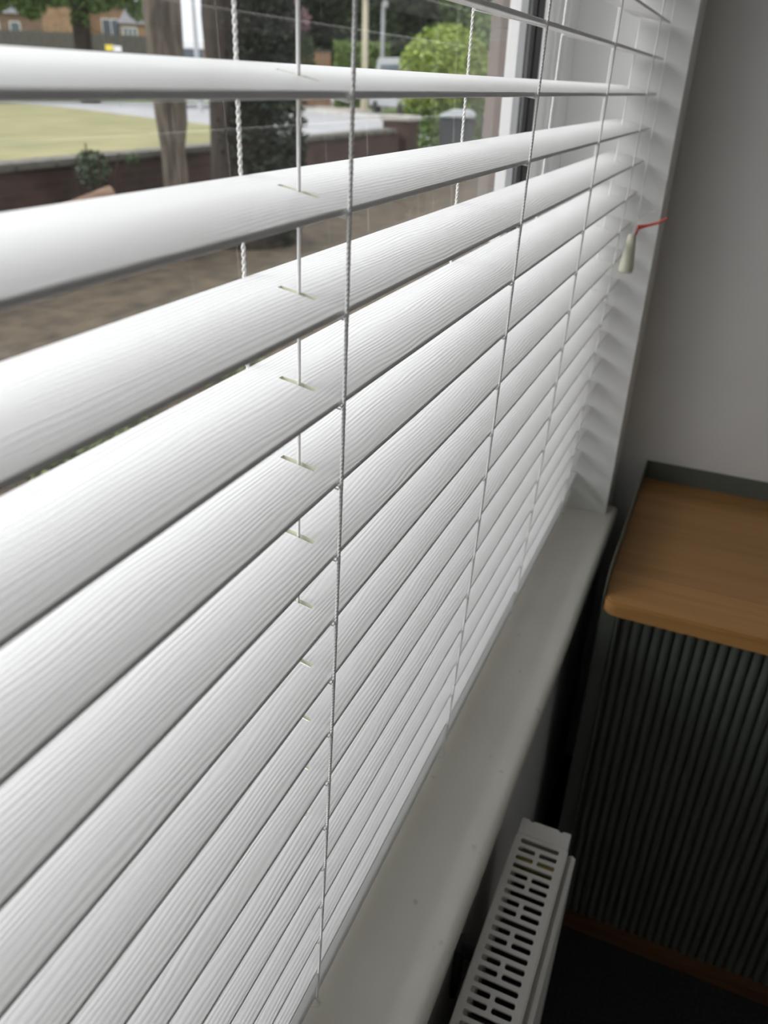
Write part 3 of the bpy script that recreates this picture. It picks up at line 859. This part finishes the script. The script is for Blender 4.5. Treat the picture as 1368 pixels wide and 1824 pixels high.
def vehicle(name, az, d, rot, dims, m, label, cat, van=False, stripe=None):
    x, y = polar(az, d); L, W, H = dims
    g = empty(name, (x, y, ZG)); tag(g, label, cat); g.rotation_euler.z = rot
    mb = MB()
    if van: mb.prism([(-L/2, .35), (L/2, .35), (L/2, 1.1), (L/2 - .5, 1.3), (L/2 - 1.0, H), (-L/2, H)], 'y', -W/2, W/2)
    else: mb.prism([(-L/2, .3), (L/2, .3), (L/2, .75), (L/2 - 1.0, .9), (L/2 - 1.7, H), (-L/2 + .8, H), (-L/2 + .2, .95), (-L/2, .9)], 'y', -W/2, W/2)
    mb.build('body', m, g, bevel=0.04)
    mb = MB(); mb.box(-L * .28, L * .2, -W/2 - .01, W/2 + .01, H * .66, H * .88); mb.build('side_window', M['darkglass'], g)
    for sx in (-1, 1):
        for sy in (-1, 1):
            mb = MB(); cx, cy = sx * L * .32, sy * (W/2 - .1)
            mb.tube([(cx, cy - .12, .32), (cx, cy + .12, .32)], 0.32, 16); mb.build('wheel', M['tyre'], g)
    if stripe:
        mb = MB(); mb.box(-L * .1, -L * .1 + 0.35, -W/2 - .02, W/2 + .02, .8, H * .97); mb.build('marking', stripe, g)
    return g
vehicle('van', 35.2, 52, 2.2, (5.2, 1.9, 3.3), M['white'], 'tall white van with an orange marking parked beyond the trees', 'van', True, M['orange'])
vehicle('van', 22.6, 50, 0.9, (4.6, 1.8, 2.75), M['lamp_metal'], 'pale grey van parked below the yellow-green bush', 'van', True)
x, y = polar(40.35, 50)
sg = tag(empty('road_sign', (x, y, ZG)), 'small yellow and white road sign in front of the far fence', 'sign')
sg.rotation_euler.z = math.radians(40.35 - 90)
mb = MB(); mb.box(-.03, .03, -.03, .03, 0, 2.95); mb.build('post', M['lamp_metal'], sg)
mb = MB(); mb.box(-.40, -.03, -.05, -.031, 2.62, 2.90); mb.build('yellow_plate', M['yellow'], sg)
mb = MB(); mb.box(.03, .40, -.05, -.031, 2.58, 2.86); mb.build('white_plate', M['white'], sg)

x, y = polar(25.2, 58)
hd = tag(empty('hedge', (x, y, ZG)), 'clipped bright green hedge across the road', 'hedge')
mb = MB(); rnd = random.Random(77)
t = math.radians(25.2 + 90); dx, dy = math.cos(t), math.sin(t)
for _ in range(9000):
    a, h = rnd.uniform(-1.75, 1.75), rnd.uniform(0, 3.75); dp = rnd.uniform(-.6, .6)
    c = Vector((x + dx * a - dy * dp, y + dy * a + dx * dp, ZG + h)); s = 0.11 * rnd.uniform(.6, 1.4)
    p = Vector((rnd.gauss(0, 1), rnd.gauss(0, 1), rnd.gauss(0, 1))).normalized(); q = p.cross(Vector((rnd.gauss(0, 1), rnd.gauss(0, 1), rnd.gauss(0, 1)))).normalized()
    mb.add([c - p * s, c - q * s * .5, c + p * s, c + q * s * .5], [(0, 1, 2, 3)])
under(hd, 'foliage', mb, M['leaf_hedge'])
x, y = polar(19.9, 19.5)
bu = tag(empty('bush', (x, y, ZG)), 'rounded yellow-green bush beyond the gate pier', 'bush')
under(bu, 'foliage', merge(leaves((x, y, 0.05), (1.05, 1.05, 1.1), 7000, 0.06, 51, 0.7), leaves((x + .5, y - 1.0, -0.35), (.7, .7, .85), 3000, 0.06, 52, 0.6)), M['leaf_bright'])
under(bu, 'lower_leaves', leaves((x, y - .2, -0.85), (1.15, 1.15, 0.75), 5000, 0.06, 53, 0.6, zmin=ZG), M['leaf_mid'])
mb = MB()
for q in range(6):
    t = q * 1.05; mb.tube([(x, y, ZG), (x + .3 * math.cos(t), y + .3 * math.sin(t), -0.6), (x + .6 * math.cos(t), y + .6 * math.sin(t), 0.3)], [0.05, 0.035, 0.02], 6)
under(bu, 'stem', mb, M['bark_dark'])
x, y = polar(29.4, 52)
pk = tag(empty('flowering_shrub', (x, y, ZG)), 'dusky pink flowering shrub beside the ivy-clad trunk', 'shrub')
mb = MB(); mb.tube([(x, y, ZG), (x, y, 2.0)], [0.1, 0.06], 6); under(pk, 'stem', mb, M['bark_dark'])
under(pk, 'blossom', leaves((x, y, 2.9), (0.9, 0.9, 0.9), 1200, 0.11, 61, 0.2), M['leaf_pink'])
under(pk, 'foliage', leaves((x, y, 1.2), (1.2, 1.2, 1.6), 2200, 0.12, 62, 0.2), M['leaf_dark'])
spots = [(31.6, 64, 5.8, 'dark'), (27.9, 72, 6.0, 'dark'), (24.3, 65, 5.8, 'dark'), (20.6, 76, 6.0, 'dark'), (17.6, 65, 5.6, 'mid'), (15.2, 50, 4.6, 'mid')]
bl = ['dark evergreen far tree just right of the ivy-clad trunk', 'dark far tree behind the pink shrub', 'dark far tree behind the clipped hedge and lamp posts', 'green far tree behind the yellow-green bush',
      'green far tree right of the yellow-green bush', 'green far tree nearest the window frame']
for i, (az, d, rr, kd) in enumerate(spots):
    x, y = polar(az, d); g = tag(empty('far_tree', (x, y, ZG)), bl[i], 'tree', 'far trees across the road')
    mb = MB(); mb.tube([(x, y, ZG - .1), (x, y, 1.5), (x, y, 6)], [0.45, 0.35, 0.25], 10); under(g, 'trunk', mb, M['bark_dark'], smooth=True)
    under(g, 'foliage', merge(leaves((x, y, 6.6), (rr * .62, rr * .62, 6.2), 8000, 0.28, 70 + i, 0.3), leaves((x, y, 2.4), (rr * .56, rr * .56, 3.2), 3200, 0.24, 80 + i, 0.2)), M['leaf_' + kd])
for az, lid_m, lab in ((18.9, 'bin_lid', 'dark grey wheelie bin with pale lid beyond the gate pier'), (16.2, 'bin', 'all-dark wheelie bin right of the pale-lidded one')):
    x, y = polar(az, 17.0)
    bn = tag(empty('wheelie_bin', (x, y, ZG)), lab, 'bin', 'wheelie bins beyond the gate pier')
    bn.rotation_euler.z = 0.3
    mb = MB()
    vs = [(sx * w_, sy * w_ * 1.15, z) for z, w_ in ((0.06, .24), (1.0, .31)) for sx, sy in ((-1, -1), (1, -1), (1, 1), (-1, 1))]
    mb.add(vs, [(3, 2, 1, 0), (4, 5, 6, 7)] + [(i, (i + 1) % 4, (i + 1) % 4 + 4, i + 4) for i in range(4)]); mb.build('body', M['bin'], bn, bevel=0.03)
    mb = MB(); mb.prism([(-.34, 1.005), (.34, 1.005), (.34, 1.04), (.1, 1.13), (-.25, 1.13), (-.34, 1.06)], 'x', -.36, .36); mb.build('lid', M[lid_m], bn, bevel=0.015)
    for sx in (-1, 1):
        mb = MB(); mb.tube([(sx * .2 - .03, .27, .1), (sx * .2 + .03, .27, .1)], 0.1, 14); mb.build('wheel', M['tyre'], bn)

# grass bank that carries the far fence and houses
def at(az, d, z): return (*polar(az, d), z)
mb = MB()
A = [at(52, 62, ZG), at(34.5, 62, ZG), at(34.5, 80, 1.1), at(52, 80, 1.1), at(34.5, 150, 1.1), at(52, 150, 1.1), at(34.5, 150, ZG - .2), at(52, 150, ZG - .2), at(52, 62, ZG - .2), at(34.5, 62, ZG - .2)]
mb.add(A, [(0, 1, 2, 3), (3, 2, 4, 5), (5, 4, 6, 7), (0, 8, 9, 1), (8, 7, 6, 9), (0, 3, 5, 7, 8), (1, 9, 6, 4, 2)])
tag(mb.build('grass_bank', M['verge']), 'green grass bank under the far fence', kind='structure')
ZH = 1.1
# far fence in boards and two brick houses
x0, y0 = polar(49.5, 86); x1, y1 = polar(36.2, 86)
fe = tag(empty('fence', ((x0 + x1) / 2, (y0 + y1) / 2, ZH)), 'dark weathered board fence in front of the far houses', 'fence')
fe.rotation_euler.z = math.atan2(y1 - y0, x1 - x0)
FL = math.hypot(x1 - x0, y1 - y0)
mb = MB(); mb.box(-.43, .43, -.02, .02, 0.0, 2.0); pan = mb.mesh('fence_panel', M['fence'])
mb = MB(); mb.box(-.06, .06, -.06, .06, 0.0, 2.1); pst = mb.mesh('fence_post', M['fence'])
n = int(FL / 1.0)
for i in range(n):
    link('fence_panel', pan, fe, (-FL / 2 + .5 + i, 0, 0)); link('fence_post', pst, fe, (-FL / 2 + i, 0, 0))

def house(label, wings):
    """one house, its wings as wall / roof / window parts; panes are sub-parts of their window"""
    ax, ay = polar(wings[0][0], wings[0][1])
    g = tag(empty('house', (ax, ay, ZH)), label, 'house')
    for (az, d, face, W, D_, eave, ridge, m, windows, gable, hip) in wings:
        x, y = polar(az, d); off = (x - ax, y - ay, 0); rz = math.radians(face) - math.pi / 2
        def put(name, mb, m_, parent=None):
            o = mb.build(name, m_, parent or g)
            if parent is None: o.location = off; o.rotation_euler.z = rz
            return o
        mb = MB()
        if gable: mb.prism([(-W/2, 0), (W/2, 0), (W/2, eave), (0, ridge), (-W/2, eave)], 'y', -D_/2, D_/2)
        else: mb.box(-W/2, W/2, -D_/2, D_/2, 0, eave)
        put('wall', mb, m)
        mb = MB()
        if gable:
            for s_ in (-1, 1):
                mb.prism([(s_ * (W/2 + .3), eave - .25), (s_ * (W/2 + .3), eave - .05), (0, ridge + .25), (0, ridge + .02)], 'y', -D_/2 - .02, D_/2 + .02)
        else:
            a, b_ = W/2 + .3, D_/2 + .3
            mb.add([(-a, -b_, eave), (a, -b_, eave), (a, b_, eave), (-a, b_, eave), (-a + hip, 0, ridge), (a - hip, 0, ridge)],
                   [(3, 2, 1, 0), (0, 1, 5, 4), (1, 2, 5), (2, 3, 4, 5), (3, 0, 4)])
        put('roof', mb, M['roof'])
        for (wx, wz, ww, wh, panes) in windows:
            mb = MB(); yy = -D_/2; fr = 0.09
            mb.box(wx - ww/2, wx + ww/2, yy - .06, yy + .02, wz, wz + fr); mb.box(wx - ww/2, wx + ww/2, yy - .06, yy + .02, wz + wh - fr, wz + wh)
            for p in range(panes + 1):
                xx = wx - ww/2 + (ww - fr) * p / panes; mb.box(xx, xx + fr, yy - .06, yy + .02, wz + fr, wz + wh - fr)
            f = put('window', mb, M['white'])
            for p in range(panes):
                a = wx - ww/2 + (ww - fr) * p / panes + fr; b2 = wx - ww/2 + (ww - fr) * (p + 1) / panes
                q = MB(); q.box(a, b2, yy - .03, yy - .01, wz + fr, wz + wh - fr); put('pane', q, M['darkglass'], f)
    return g
house('orange brick house with gable, white french windows and a grey hipped bay', [
    (41.2, 110, 42, 7.2, 5, 5.5, 6.2, M['brick_orange'], [(1.6, 1.7, 2.0, 2.6, 2)], False, 3.0),
    (43.0, 107, 43, 4.2, 5, 5.0, 7.6, M['brick_orange'], [], True, 0),
    (38.9, 105, 40, 3.3, 4, 3.7, 5.9, M['brick_orange'], [(-0.7, 1.5, 1.5, 1.9, 3)], False, 1.5)])
house('long brown brick house with grey roof and small white windows', [
    (47.3, 124, 45, 14.0, 6, 5.0, 8.4, M['brick_brown'], [(-2.6, 3.0, 1.2, 1.2, 1), (1.1, 3.0, 1.5, 1.2, 2), (3.6, 3.0, 1.2, 1.2, 1)], False, 1.0)])
x, y = polar(28.2, 60)
bw = tag(empty('boundary_wall', (x, y, ZG)), 'short orange brick boundary wall left of the clipped hedge', 'wall')
bw.rotation_euler.z = math.radians(28.2 - 90)
mb = MB(); mb.box(-1.1, 1.1, -.12, .12, -.1, 3.2); mb.build('brickwork', M['brick_orange'], bw)
mb = MB(); mb.box(-1.15, 1.15, -.16, .16, 3.2, 3.3); mb.build('coping', M['coping'], bw)
